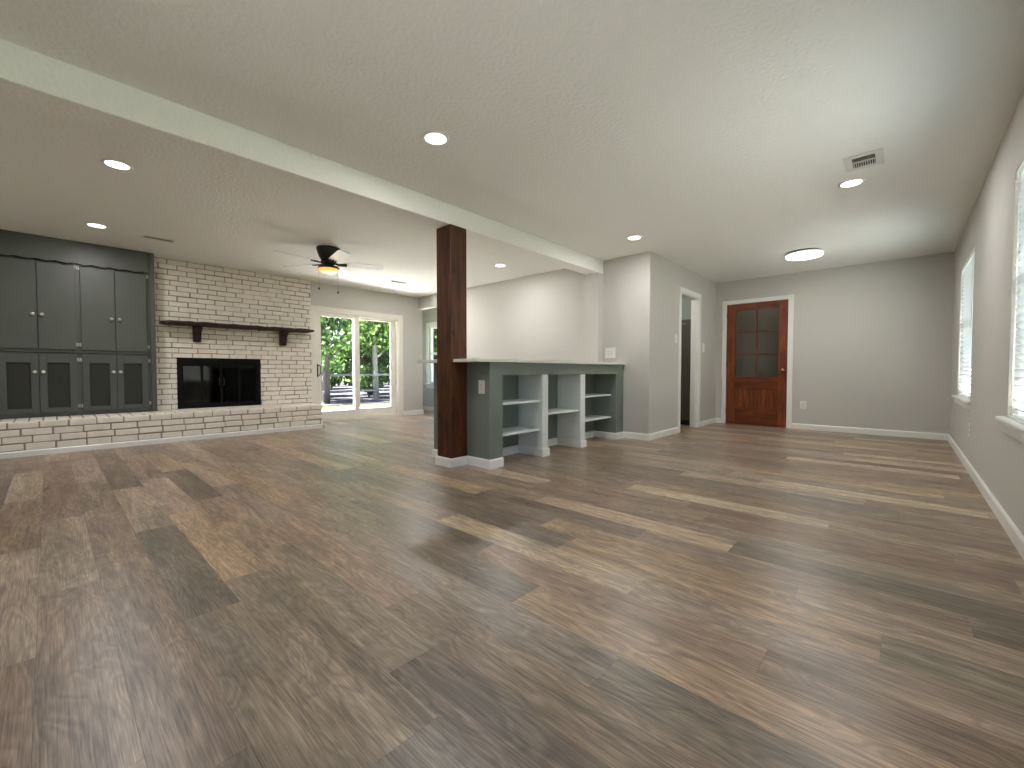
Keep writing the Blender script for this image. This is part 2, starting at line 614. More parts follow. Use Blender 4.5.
def floor_rows(xa, xb, ya, yb):
    n0 = math.floor((ya - PY0) / PW)
    n1 = math.ceil((yb - PY0) / PW)
    for n in range(n0, n1):
        y0, y1 = max(PY0 + n * PW, ya), min(PY0 + (n + 1) * PW, yb)
        if y1 - y0 < 0.004: continue
        j = row_joint.get(n, fr.uniform(-1.5, 0))
        k0 = math.floor((xa - j) / PL)
        k = k0
        while j + k * PL < xb:
            x0, x1 = max(j + k * PL, xa), min(j + (k + 1) * PL, xb)
            if x1 - x0 > 0.003:
                plank(x0, x1, y0, y1, row_tones.get(n, {}).get(k) or fr.choice(pool))
            k += 1


floor_rows(FLOOR_X0, R, YN, NY)
floor_rows(-4.4, R, NY, D + 0.95)
fme = bpy.data.meshes.new('floor')
fb.to_mesh(fme)
fb.free()
fme.materials.append(M['floor'])
floor = bpy.data.objects.new('floor', fme)
COL.objects.link(floor)
st(floor)
mb = MB()
mb.box(FLOOR_X0 - 0.1, R + 0.1, YN - 0.1, NY + 0.12, -0.15, -0.003)
mb.box(-4.5, R + 0.1, NY + 0.12, D + 1.0, -0.15, -0.003)
st(mb.build('floor_slab', M['under']))

# ------------------------------------------------------------------ ceiling, beam, walls
mb = MB()
mb.box(FLOOR_X0 - 0.2, R + 0.15, YN - 0.15, NY + 0.12, H, H + 0.2)
mb.box(-4.5, R + 0.15, NY + 0.12, D + 1.1, H, H + 0.2)
st(mb.build('ceiling', M['ceiling']))
st(MB().box(BB, BF, YN, D2, BZ, H, 0.004).build('trim_ceiling_beam', M['ceiling']))
st(MB().box(BB, BF, D2 - 0.145, D2, 0, BZ).build('trim_beam_pilaster', M['wall']))

WT = 0.12
# right wall: two windows, plus one added out of view for daylight
WIN = [(5.70, 6.95), (2.52, 3.79), (-0.66, 0.53)]
WZ0, WZ1 = 0.63, 2.045
mb = wall_boxes(MB(), 'X', R, R + WT, YN, D, 0, H, [(a, b, WZ0, WZ1) for a, b in WIN])
st(mb.build('wall_right', M['wall']))
# end wall with wooden door
DX0, DX1, DZ = -2.258, -1.356, 2.035
mb = wall_boxes(MB(), 'Y', D, D + WT, WX - WT, R + WT, 0, H, [(DX0 - 0.004, DX1 + 0.004, 0, DZ + 0.004)])
st(mb.build('wall_end', M['wall']))
# doorway wall
OY0, OY1, OZ = 6.295, 7.045, 2.065
mb = wall_boxes(MB(), 'X', WX - 0.11, WX, D2, D, 0, H, [(OY0, OY1, 0, OZ)])
st(mb.build('wall_doorway', M['wall']))
# far wall of the left room plus stub, with the header over the nook opening
NX1 = -6.25
mb = MB()
mb.box(NX1, WX - 0.11, D2, D2 + 0.1, 0, H)
mb.box(XS, NX1, D2, D2 + 0.1, 2.195, H)
st(mb.build('wall_far', M['wall']))
# sliding-door wall
SY0, SY1, SZ1 = 3.13, 4.79, 1.94
mb = wall_boxes(MB(), 'X', XS - 0.16, XS, YN, D2 + 0.1, 0, H, [(SY0, SY1, 0, SZ1)])
st(mb.build('wall_left', M['wall']))
st(MB().box(FLOOR_X0, R + WT, YN - WT, YN, 0, H).build('wall_near', M['wall']))
# nook
NWX0, NWX1, NWZ0, NWZ1 = -8.06, -7.2, 0.62, 1.93
mb = wall_boxes(MB(), 'Y', NY, NY + WT, FLOOR_X0 - 0.1, -5.6, 0, H, [(NWX0, NWX1, NWZ0, NWZ1)])
st(mb.build('wall_nook', M['wall']))
mb = MB()
mb.box(-5.7, -5.6, D2 + 0.1, NY, 0, H)
st(mb.build('wall_nook_right', M['wall']))
mb = MB()
mb.box(FLOOR_X0 - 0.1, FLOOR_X0, D2, NY, 0, H)
mb.box(FLOOR_X0, XS - 0.16, D2, D2 + 0.1, 0, H)
st(mb.build('wall_nook_left', M['wall']))
# hall beyond the doorway
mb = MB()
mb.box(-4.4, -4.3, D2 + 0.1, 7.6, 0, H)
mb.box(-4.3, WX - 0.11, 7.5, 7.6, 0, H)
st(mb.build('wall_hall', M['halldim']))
# room behind the wooden door
mb = MB()
mb.box(-2.6, -2.5, D + WT, D + 1.0, 0, H)
mb.box(-1.0, -0.9, D + WT, D + 1.0, 0, H)
mb.box(-2.6, -0.9, D + 0.9, D + 1.0, 0, H)
st(mb.build('wall_entry', M['wall']))


# ------------------------------------------------------------------ baseboards
def sweep(mb, path, h=0.085, t=0.014):
    """run a baseboard profile along wall-line points, the board standing out to the right of travel, mitred at corners"""
    prof = [(0.0, 0.0), (t, 0.0), (t, h - 0.012), (t * 0.45, h), (0.0, h)]
    P = [Vector((x, y)) for x, y in path]
    N = []
    for a, b in zip(P, P[1:]):
        d = (b - a).normalized()
        N.append(Vector((d.y, -d.x)))
    rings = []
    for i, p in enumerate(P):
        n0 = N[max(i - 1, 0)]
        n1 = N[min(i, len(N) - 1)]
        m = (n0 + n1)
        m = m / max(m.dot(n0), 1e-6)
        rings.append([mb.bm.verts.new((p.x + m.x * o, p.y + m.y * o, z)) for o, z in prof])
    k = len(prof)
    for a, b in zip(rings, rings[1:]):
        for q in range(k):
            mb.bm.faces.new((a[q], a[(q + 1) % k], b[(q + 1) % k], b[q])).material_index = mb.mi
    mb.bm.faces.new(rings[0]).material_index = mb.mi
    mb.bm.faces.new(rings[-1]).material_index = mb.mi
    return mb


def base(name, paths, h=0.085):
    mb = MB()
    for p in paths:
        sweep(mb, p, h)
    return st(mb.build(name, M['trim']))


base('baseboard_end', [[(WX, 7.118), (WX, D), (-2.33, D)], [(-1.282, D), (R, D)]])
base('baseboard_right', [[(R, D), (R, YN)]])
base('baseboard_stub', [[(-2.776, D2), (WX, D2), (WX, 6.225)]])
base('baseboard_far', [[(NX1, D2 + 0.1), (NX1, D2), (-3.612, D2)]])
base('baseboard_left', [[(XS, 4.888), (XS, D2 + 0.1), (XS - 0.1, D2 + 0.1)]])
base('baseboard_nook', [[(FLOOR_X0, NY), (-5.7, NY)]])
base('baseboard_near', [[(R, YN), (-6.7, YN)]])
base('baseboard_hall', [[(-4.3, 7.5), (WX - 0.11, 7.5)]], 0.1)


# ------------------------------------------------------------------ painted brick
def bricks(mb, axis, face, a0, a1, z0, z1, course, pitch, seed, out=1, depth=0.05, skip=None, joint=0.013):
    """running bond of separate, slightly uneven bricks on a wall whose normal is axis"""
    r = random.Random(seed)
    n = max(1, round((z1 - z0) / course))
    ch = (z1 - z0) / n
    for i in range(n):
        zz0, zz1 = z0 + i * ch + joint / 2, z0 + (i + 1) * ch - joint / 2
        a = a0 - (pitch * 0.5 if i % 2 else 0) - r.uniform(0, 0.02)
        while a < a1 - 0.004:
            ln = pitch + r.uniform(-0.018, 0.018)
            p, q = max(a + joint / 2, a0), min(a + ln - joint / 2, a1)
            a += ln
            if q - p < 0.02: continue
            spans = [(p, q, zz0, zz1)]
            if skip:
                s0, s1, t0, t1 = skip
                if zz1 > t0 and zz0 < t1:
                    new = []
                    if p < s0: new.append((p, min(q, s0), zz0, zz1))
                    if q > s1: new.append((max(p, s1), q, zz0, zz1))
                    spans = [s for s in new if s[1] - s[0] > 0.015]
            for u0, u1, w0, w1 in spans:
                f = face + out * r.uniform(-0.004, 0.005)
                b = face - out * depth
                j = lambda: r.uniform(-0.0035, 0.0035)
                if axis == 'X': mb.box(b, f, u0 + j(), u1 + j(), w0 + j(), w1 + j(), 0.0045)
                else: mb.box(u0 + j(), u1 + j(), b, f, w0 + j(), w1 + j(), 0.0045)
    return mb


FY0, FY1, FZ0, FZ1 = 1.215, 2.262, 0.352, 1.093        # fireplace opening
mb = MB()
mb.mi = 1
wall_boxes(mb, 'X', XS + 0.0, XB - 0.012, 0.90, 3.045, 0.36, H, [(FY0 + 0.02, FY1 - 0.02, FZ0, FZ1 - 0.02)])
mb.mi = 0
bricks(mb, 'X', XB, 0.93, 3.055, 0.37, H, 0.0705, 0.222, 3, skip=(FY0 + 0.005, FY1 - 0.005, 0, FZ1 - 0.004), depth=0.045, joint=0.0105)
st(mb.build('wall_chimney', [M['brick'], M['mortar']]))

HX, HZ, HY1 = -6.825, 0.372, 2.955
mb = MB()
mb.mi = 1
mb.box(XS + 0.006, HX - 0.012, YN + 0.006, HY1 - 0.012, 0, HZ - 0.012)
mb.mi = 0
bricks(mb, 'X', HX, YN + 0.006, HY1, 0.06, HZ - 0.003, 0.077, 0.222, 11, depth=0.04)
bricks(mb, 'Y', HY1, XS + 0.006, HX - 0.01, 0.06, HZ - 0.003, 0.077, 0.222, 12, depth=0.04)
rr = random.Random(5)
y = YN + 0.006
while y < HY1 - 0.02:           # top course, bricks laid flat
    w = 0.104
    for k in range(3):
        xa = HX - 0.006 - 0.208 * (k + 1)
        xb_ = HX - 0.006 - 0.208 * k - 0.012
        mb.box(max(xa, XS + 0.01), xb_, y + 0.006, min(y + w - 0.006, HY1), HZ - 0.03, HZ + rr.uniform(-0.002, 0.002), 0.004)
    y += w
hearth = thing('brick_hearth', (HX, 1.0, 0), 'long raised hearth of grey-white painted brick below the fireplace and cabinets', 'hearth')
mb.build('brickwork', [M['brick'], M['mortar']], hearth)
mb = MB()
mb.prism([(HX, 0.0), (HX + 0.018, 0.0), (HX + 0.018, 0.052), (HX + 0.008, 0.064), (HX, 0.064)], 1, YN + 0.006, HY1 + 0.018)
mb.prism([(HY1, 0.0), (HY1 + 0.018, 0.0), (HY1 + 0.018, 0.052), (HY1 + 0.008, 0.064), (HY1, 0.064)], 0, XS + 0.006, HX + 0.018)
mb.build('base_trim', M['trim'], hearth)

# fireplace insert
fp = thing('fireplace', (XB, (FY0 + FY1) / 2, HZ), 'black fireplace insert with dark glass doors set in the brick wall', 'fireplace')
mb = MB()
fw_ = 0.055
mb.box(XB - 0.04, XB + 0.012, FY0, FY1, FZ1 - 0.10, FZ1, 0.004)
mb.box(XB - 0.04, XB + 0.012, FY0, FY1, HZ + 0.004, HZ + 0.055, 0.004)
mb.box(XB - 0.04, XB + 0.012, FY0, FY0 + fw_, HZ + 0.05, FZ1 - 0.09, 0.004)
mb.box(XB - 0.04, XB + 0.012, FY1 - fw_, FY1, HZ + 0.05, FZ1 - 0.09, 0.004)
mb.build('frame', M['fire'], fp)
mb = MB()
for z in (FZ1 - 0.075, FZ1 - 0.055, FZ1 - 0.035):
    mb.box(XB + 0.006, XB + 0.016, FY0 + 0.08, FY1 - 0.08, z, z + 0.008)
mb.build('vent_louver', M['fire'], fp)
pw = (FY1 - FY0 - 2 * fw_) / 4
for i in range(4):
    a = FY0 + fw_ + i * pw
    mb = MB()
    z0, z1 = HZ + 0.055, FZ1 - 0.10
    t = 0.016
    mb.box(XB - 0.03, XB - 0.006, a + 0.002, a + t, z0, z1)
    mb.box(XB - 0.03, XB - 0.006, a + pw - t, a + pw - 0.002, z0, z1)
    mb.box(XB - 0.03, XB - 0.006, a + t, a + pw - t, z0, z0 + t)
    mb.box(XB - 0.03, XB - 0.006, a + t, a + pw - t, z1 - t, z1)
    dr = mb.build('glass_door', M['fire'], fp)
    MB().box(XB - 0.022, XB - 0.016, a + t, a + pw - t, z0 + t, z1 - t).build('glass_pane', M['fireglass'], dr)
mb = MB()
ym = (FY0 + FY1) / 2
for s in (-1, 1):
    mb.tube([(XB - 0.006, ym + s * 0.03, 0.70), (XB + 0.02, ym + s * 0.03, 0.70), (XB + 0.02, ym + s * 0.03, 0.80), (XB - 0.006, ym + s * 0.03, 0.80)], 0.005)
mb.build('handle', M['black'], fp)
mb = MB()
mb.box(XB - 0.046, XB - 0.04, FY0 + 0.02, FY1 - 0.02, HZ, FZ1 - 0.02)
mb.build('firebox', M['fire'], fp)

# mantel shelf: a rough slab on two corbels
ms = thing('mantel_shelf', (XB, 2.0, 1.52), 'dark stained rough-edged wooden mantel shelf on two brackets above fireplace', 'shelf')
mb = MB()
n = 26
top, bot = [], []
rr = random.Random(9)
ya, yb = 1.035, 3.02
vsl = []
for i in range(n + 1):
    y = ya + (yb - ya) * i / n
    fx = XB + 0.215 + rr.uniform(-0.012, 0.012)
    zb = 1.535 + 0.012 * i / n + rr.uniform(-0.004, 0.004)
    zt = zb + 0.055 + rr.uniform(-0.004, 0.003)
    if i in (0, n): zt -= 0.012; zb += 0.010; fx -= 0.02
    vsl.append([mb.bm.verts.new(p) for p in ((XB + 0.002, y, zb), (fx - 0.015, y, zb), (fx, y, zb + 0.018), (fx - 0.004, y, zt - 0.01), (fx - 0.02, y, zt), (XB + 0.002, y, zt))])
for a, b in zip(vsl, vsl[1:]):
    for k in range(6):
        mb.bm.faces.new((a[k], a[(k + 1) % 6], b[(k + 1) % 6], b[k]))
mb.bm.faces.new(vsl[0]); mb.bm.faces.new(vsl[-1][::-1])
mb.build('shelf_board', M['mantel'], ms)
for yc in (1.445, 2.585):
    mb = MB()
    mb.prism([(XB + 0.002, 1.315), (XB + 0.055, 1.315), (XB + 0.075, 1.36), (XB + 0.085, 1.45), (XB + 0.16, 1.505), (XB + 0.16, 1.537), (XB + 0.002, 1.537)], 1, yc - 0.045, yc + 0.045, 0.004)
    mb.build('bracket', M['bracket'], ms)

# ------------------------------------------------------------------ built-in cabinets
CY0, CY1 = -0.46, 0.968
XF = XC - 0.02        # face-frame plane
seams = [(-0.372, -0.070), (-0.066, 0.236), (0.280, 0.582), (0.586, 0.886)]


def hinge(par, y, z):
    mb = MB()
    mb.tube([(XF + 0.012, y, z - 0.024), (XF + 0.012, y, z + 0.024)], 0.0055, 8)
    mb.box(XF, XF + 0.004, y - 0.012, y + 0.012, z - 0.02, z + 0.02)
    mb.build('hinge', M['hinge'], par)


def knob(par, x, y, z):
    mb = MB()
    mb.lathe((x, y, z), [(0.007, 0), (0.0065, 0.010), (0.014, 0.015), (0.019, 0.024), (0.016, 0.031), (0.006, 0.034)], axis=0, n=16)
    mb.build('knob', M['knob'], par)


up = thing('wall_cabinet', (XC, 0.25, 1.13), 'tall green-grey upper cabinet with four plain doors and scalloped valance', 'cabinet')
mb = MB()
mb.box(XS + 0.005, XF - 0.022, CY0, CY1 - 0.004, 1.128, H - 0.002)          # carcass
mb.box(XF - 0.022, XF - 0.0008, CY0, seams[0][0] + 0.01, 1.16, 2.21)
mb.box(XF - 0.022, XF - 0.0008, 0.226, 0.29, 1.16, 2.21)
mb.box(XF - 0.022, XF - 0.0008, 0.876, CY1 - 0.052, 1.16, 2.21)
mb.box(XF - 0.022, XF, CY0, CY1 - 0.052, 1.128, 1.165)
mb.box(XF - 0.022, XF, CY0, CY1 - 0.052, 2.205, H - 0.002)
mb.build('face_frame', M['sage_dim'], up)
MB().box(XF - 0.03, XC + 0.012, CY1 - 0.052, CY1, 1.128, H - 0.002, 0.003).build('end_stile', M['sage_dim'], up)
mb = MB()
pts = [(CY0, H - 0.002), (CY0, 2.172)]
N = 90
for i in range(N + 1):
    y = CY0 + (CY1 - 0.056 - CY0) * i / N
    pts.append((y, 2.174 + 0.0075 * math.sin((y + 0.1) * 2 * math.pi / 0.152) + 0.003 * math.sin((y + 0.1) * 4 * math.pi / 0.152)))
pts += [(CY1 - 0.056, H - 0.002)]
mb.prism(pts, 0, XF + 0.004, XC + 0.016)
mb.build('scalloped_valance', M['sage_dim'], up)
for i, (a, b) in enumerate(seams):
    mb = MB()
    mb.box(XF + 0.0005, XC, a, b, 1.155, 2.146, 0.003)
    d = mb.build('door', M['sage_dim'], up)
    kc = (b - 0.034) if i % 2 == 0 else (a + 0.034)
    knob(d, XC, kc, 1.547)
    hy = (a - 0.012) if i % 2 == 0 else (b + 0.012)
    for hz in (2.125, 1.215):
        hinge(d, hy, hz)

lo = thing('base_cabinet', (XC, 0.25, HZ), 'low green-grey cabinet on the hearth with four dark screen doors', 'cabinet')
mb = MB()
mb.box(XS + 0.005, XF - 0.022, CY0, CY1 - 0.004, HZ + 0.004, 1.122)
mb.box(XF - 0.022, XF - 0.0008, CY0, seams[0][0] + 0.01, 0.43, 1.095)
mb.box(XF - 0.022, XF - 0.0008, 0.226, 0.29, 0.43, 1.095)
mb.box(XF - 0.022, XF - 0.0008, 0.876, CY1 - 0.052, 0.43, 1.095)
mb.box(XF - 0.022, XF, CY0, CY1 - 0.052, HZ + 0.004, 0.435)
mb.box(XF - 0.022, XF, CY0, CY1 - 0.052, 1.09, 1.118)
mb.build('face_frame', M['sage_dim'], lo)
MB().box(XF - 0.03, XC + 0.012, CY1 - 0.052, CY1, HZ + 0.004, 1.126, 0.003).build('end_stile', M['sage_dim'], lo)
MB().box(XF - 0.002, XC + 0.004, CY0, CY1 - 0.054, 1.121, 1.133, 0.002).build('ledge', M['sage_dim'], lo)
for i, (a, b) in enumerate(seams):
    z0, z1, t = 0.424, 1.105, 0.062
    mb = MB()
    mb.box(XF + 0.0005, XC, a, a + t, z0, z1, 0.002)
    mb.box(XF + 0.0005, XC, b - t, b, z0, z1, 0.002)
    mb.box(XF + 0.0005, XC, a + t, b - t, z0, z0 + 0.054, 0.002)
    mb.box(XF + 0.0005, XC, a + t, b - t, z1 - 0.106, z1, 0.002)
    d = mb.build('door', M['sage_dim'], lo)
    tag(MB().box(XF + 0.0005, XF + 0.006, a + t - 0.002, b - t + 0.002, z0 + 0.05, z1 - 0.1).build('screen_panel', M['mesh'], d), 'dark screen panel')
    kc = (b - 0.03) if i % 2 == 0 else (a + 0.03)
    knob(d, XC, kc, 0.892)
    hy = (a - 0.012) if i % 2 == 0 else (b + 0.012)
    for hz in (1.035, 0.485):
        hinge(d, hy, hz)

# ------------------------------------------------------------------ wooden post
PX0, PX1, PYA, PYB = -3.305, -3.095, 2.53, 2.73
po = thing('wooden_post', ((PX0 + PX1) / 2, (PYA + PYB) / 2, 0), 'square dark-stained rough wooden post from floor to ceiling beam beside bar', 'post')
MB().box(PX0, PX1, PYA, PYB, 0, BZ, 0.005).build('shaft', M['post'], po)
mb = MB()
t, h = 0.014, 0.085
sweep(mb, [(PX0, PYB - 0.002), (PX0, PYA), (PX1, PYA), (PX1, PYB - 0.002)])
mb.build('base_trim', M['trim'], po)

# ------------------------------------------------------------------ bar with open shelves
BX0, BX1, BY0, BY1, BH = -3.625, -2.79, 2.733, D2 - 0.002, 0.985
NB = -3.13
bar = thing('bar_cabinet', ((BX0 + BX1) / 2, 4.0, 0), 'sage grey bar cabinet with three open white-shelved bays behind the post', 'bar')
MB().box(BX0, NB, BY0 + 0.02, BY1, 0, BH - 0.002).build('back_box', M['sage'], bar)
MB().box(BX0, BX1 - 0.02, BY0, BY0 + 0.0195, 0, BH - 0.002).build('end_panel', M['sage'], bar)
mb = MB()
mb.box(BX1 - 0.02, BX1, BY0, 2.905, 0, 0.865)
mb.box(BX1 - 0.02, BX1, BY0, BY1, 0.865, BH - 0.002)
mb.box(BX1 - 0.02, BX1, 5.065, BY1, 0, 0.865)
mb.build('face_frame', M['sage'], bar)
MB().box(NB + 0.0005, BX1 - 0.0205, 2.86, 2.905, 0, 0.865).build('bay_side', M['sage'], bar)
MB().box(NB + 0.0005, BX1 - 0.0205, 5.065, BY1 - 0.001, 0, 0.865).build('bay_side', M['sage'], bar)
for a, b in ((3.508, 3.605), (4.225, 4.323)):
    mb = MB()
    mb.box(NB + 0.0005, BX1 + 0.002, a, b, 0, 0.8645, 0.002)
    dv = tag(mb.build('divider', M['shelfwhite'], bar), 'white divider')
    mb = MB()
    sweep(mb, [(NB + t, a), (BX1 + 0.002, a), (BX1 + 0.002, b), (NB + t, b)])
    mb.build('base_trim', M['trim'], dv)
for a, b, z, xf in ((2.906, 3.507, 0.595, -2.812), (2.906, 3.507, 0.295, -2.812), (3.606, 4.224, 0.448, -2.812),
                    (4.324, 5.064, 0.597, -2.86), (4.324, 5.064, 0.300, -2.86)):
    tag(MB().box(NB + 0.001, xf, a, b, z - 0.019, z, 0.0015).build('shelf', M['shelfwhite'], bar), 'white shelf')
mb = MB()
sweep(mb, [(PX1 + t, BY0), (BX1, BY0), (BX1, 2.905)])
sweep(mb, [(BX0, BY1), (BX0, BY0), (PX0 - t, BY0)])
sweep(mb, [(NB, 2.906), (NB, 3.507)])
sweep(mb, [(NB, 3.606), (NB, 4.224)])
sweep(mb, [(NB, 4.324), (NB, 5.065), (BX1, 5.065), (BX1, BY1)])
mb.build('base_trim', M['trim'], bar)
mb = MB()
cx0, cx1, cy0 = -3.66, -2.765, 2.555
mb.prism([(cx0, cy0), (PX0 - 0.003, cy0), (PX0 - 0.003, PYB + 0.002), (PX1 + 0.003, PYB + 0.002), (PX1 + 0.003, cy0), (cx1, cy0), (cx1, D2 - 0.001), (cx0, D2 - 0.001)],
         2, BH, BH + 0.03, 0.003)
tag(mb.build('countertop', M['counter']), 'pale stone countertop on the bar, notched around the wooden post', 'countertop')


# ------------------------------------------------------------------ outlets and switches
def plate(name, pos, nrm, w, h, label, cat, kind='outlet', gangs=1):
    """wall plate; nrm is '+X','-X','+Y' or '-Y'"""
    th = thing(name, pos, label, cat)
    sx = {'+X': (1, 0), '-X': (-1, 0), '+Y': (0, 1), '-Y': (0, -1)}[nrm]

    def bx(mb, u0, u1, w0, w1, d0, d1, bev=0):
        x, y, z = pos
        if sx[0]: mb.box(x + sx[0] * d0, x + sx[0] * d1, y + u0, y + u1, z + w0, z + w1, bev)
        else: mb.box(x + u0, x + u1, y + sx[1] * d0, y + sx[1] * d1, z + w0, z + w1, bev)
    mb = MB()
    bx(mb, -w / 2, w / 2, -h / 2, h / 2, 0.0004, 0.006, 0.0018)
    mb.build('cover_plate', M['white'], th)
    for g in range(gangs):
        c = (g - (gangs - 1) / 2) * 0.046
        if kind == 'outlet':
            for s in (-1, 1):
                mb = MB()
                bx(mb, c - 0.016, c + 0.016, s * 0.02 - 0.013, s * 0.02 + 0.013, 0.0055, 0.0085, 0.001)
                so = mb.build('socket', M['white'], th)
                mb = MB()
                for q in (-0.007, 0.005):
                    bx(mb, c + q, c + q + 0.0025, s * 0.02 - 0.002, s * 0.02 + 0.008, 0.0084, 0.0089)
                bx(mb, c - 0.003, c + 0.003, s * 0.02 - 0.010, s * 0.02 - 0.005, 0.0084, 0.0089)
                mb.build('slot', M['slot'], so)
        else:
            mb = MB()
            bx(mb, c - 0.016, c + 0.016, -0.033, 0.033, 0.0055, 0.0085, 0.001)
            mb.build('rocker', M['white'], th)
    return th


plate('electrical_outlet', (-2.892, BY0, 0.752), '-Y', 0.083, 0.125, 'white outlet on the sage end panel of the bar', 'outlet')
plate('electrical_outlet', (-2.992, D2, 1.155), '-Y', 0.155, 0.145, 'wide white double outlet plate on wall above bar countertop', 'outlet', gangs=2)
plate('electrical_outlet', (-1.138, D, 0.38), '-Y', 0.085, 0.128, 'white outlet low on the wall right of the wooden door', 'outlet')
plate('electrical_outlet', (R, 5.62, 0.37), '-X', 0.078, 0.122, 'white outlet low on the right wall under the windows', 'outlet')
plate('light_switch', (WX, 6.135, 1.375), '+X', 0.085, 0.135, 'white light switch left of the cased doorway', 'switch', 'switch')
plate('light_switch', (WX, 7.275, 1.285), '+X', 0.10, 0.15, 'white light switch between the cased doorway and the wooden door', 'switch', 'switch')


# ------------------------------------------------------------------ cased doorway
dw = struct('door_1', (WX, 6.67, 0))
mb = MB()
cw = 0.068
for x0, x1 in ((WX, WX + 0.017),):
    mb.box(x0, x1, OY0 - cw, OY0 + 0.006, 0, OZ + cw, 0.004)
    mb.box(x0, x1, OY1 - 0.006, OY1 + cw, 0, OZ + cw, 0.004)
    mb.box(x0, x1, OY0 + 0.006, OY1 - 0.006, OZ - 0.006, OZ + cw, 0.004)
mb.build('casing', M['trim'], dw)
mb = MB()
mb.box(WX - 0.112, WX, OY0, OY0 + 0.018, 0, OZ)
mb.box(WX - 0.112, WX, OY1 - 0.018, OY1, 0, OZ)
mb.box(WX - 0.112, WX, OY0 + 0.018, OY1 - 0.018, OZ - 0.018, OZ)
mb.box(WX - 0.07, WX - 0.035, OY1 - 0.03, OY1 - 0.018, 0, OZ - 0.018)
mb.build('jamb', M['trim'], dw)
for nm, loc, wt, colr in (('hall_fill', (-3.2, 6.4, 2.3), 16.0, (1, 0.97, 0.92)), ('entry_fill', (-1.8, D + 0.5, 2.3), 1.0, (1, 0.88, 0.72))):  # unseen fill points added to brighten hall and entry, no fixtures
    ld_ = bpy.data.lights.new(nm, 'POINT')
    ld_.energy = wt
    ld_.color = colr
    ld_.shadow_soft_size = 0.08
    lo_2 = bpy.data.objects.new(nm, ld_)
    COL.objects.link(lo_2)
    lo_2.location = loc
tc_ = thing('fridge_unit', (-3.0, 7.35, 0), 'tall dark refrigerator-like unit with black base glimpsed through the cased doorway', 'cabinet')  # upright box standing for a refrigerator
mb = MB()
mb.box(-3.5, -2.56, 7.225, 7.495, 0.085, 1.765, 0.004)
mb.build('body', M['darkunit'], tc_)
MB().box(-3.49, -2.57, 7.24, 7.49, 0, 0.085).build('plinth', M['black'], tc_)
MB().box(-2.76, -2.69, 7.219, 7.225, 1.69, 1.705).build('handle', M['chrome'], tc_)  # this small bar is the logo badge near the top

# ------------------------------------------------------------------ wooden door with six panes
dr = struct('door_2', ((DX0 + DX1) / 2, D, 0))
mb = MB()
c0, c1, ct = -2.328, -1.284, 2.105
mb.box(c0, DX0 + 0.002, D - 0.017, D, 0, ct, 0.004)
mb.box(DX1 - 0.002, c1, D - 0.017, D, 0, ct, 0.004)
mb.box(DX0 + 0.002, DX1 - 0.002, D - 0.017, D, DZ + 0.002, ct, 0.004)
mb.build('casing', M['trim'], dr)
y0, y1 = D + 0.002, D + 0.044
gx0, gx1, gz0, gz1 = -2.118, -1.485, 0.812, 1.922
px0, px1, pz0, pz1 = -2.112, -1.490, 0.285, 0.615
mb = MB()
mb.box(DX0 + 0.003, gx0, y0, y1, 0.012, DZ - 0.003, 0.002)
mb.box(gx1, DX1 - 0.003, y0, y1, 0.012, DZ - 0.003, 0.002)
mb.build('stile', M['cherry'], dr)
mb = MB()
mb.box(gx0, gx1, y0, y1, gz1, DZ - 0.003)
mb.box(gx0, gx1, y0, y1, pz1, gz0)
mb.box(gx0, gx1, y0, y1, 0.012, pz0)
mb.box(gx0, gx1, y0 - 0.010, y0, 0.690, 0.722, 0.004)
mb.build('rail', M['cherryh'], dr)
mb = MB()
mw = 0.011
mb.box(-1.802 - mw, -1.802 + mw, y0 + 0.004, y1 - 0.004, gz0, gz1, 0.003)
for z in (1.183, 1.552):
    mb.box(gx0, gx1, y0 + 0.005, y1 - 0.005, z - mw, z + mw, 0.003)
mb.build('muntin', M['cherry'], dr)
mb = MB()
nb = 11
for i in range(nb):
    a = px0 + (px1 - px0) * i / nb
    b = px0 + (px1 - px0) * (i + 1) / nb
    mb.box(a + 0.001, b - 0.001, y0 + 0.014, y1 - 0.014, pz0, pz1, 0.004)
mb.build('beadboard_panel', M['cherry'], dr)
mb = MB()
for q in ((gx0, px0 + 0.014, pz0, pz1), (px1 - 0.014, gx1, pz0, pz1)):
    mb.box(q[0], q[1], y0 + 0.004, y1, q[2], q[3])
mb.box(px0, px1, y0 + 0.004, y1, pz1 - 0.014, pz1)
mb.box(px0, px1, y0 + 0.004, y1, pz0, pz0 + 0.014)
mb.build('panel_moulding', M['cherryh'], dr)
MB().box(gx0 - 0.004, gx1 + 0.004, y0 + 0.017, y0 + 0.022, gz0 - 0.004, gz1 + 0.004).build('glass_pane', M['doorglass'], dr)
mb = MB()
mb.lathe((-1.415, y0, 0.918), [(0.031, 0.0), (0.031, -0.006), (0.012, -0.010), (0.011, -0.035), (0.024, -0.045), (0.029, -0.058), (0.022, -0.070), (0.006, -0.074)], axis=1, n=24)
tag(mb.build('knob', M['brass'], dr), 'bronze door knob')
for z in (0.22, 1.02, 1.85):
    mb = MB()
    mb.tube([(DX0 + 0.001, y0 - 0.004, z - 0.045), (DX0 + 0.001, y0 - 0.004, z + 0.045)], 0.006, 8)
    mb.build('hinge', M['black'], dr)

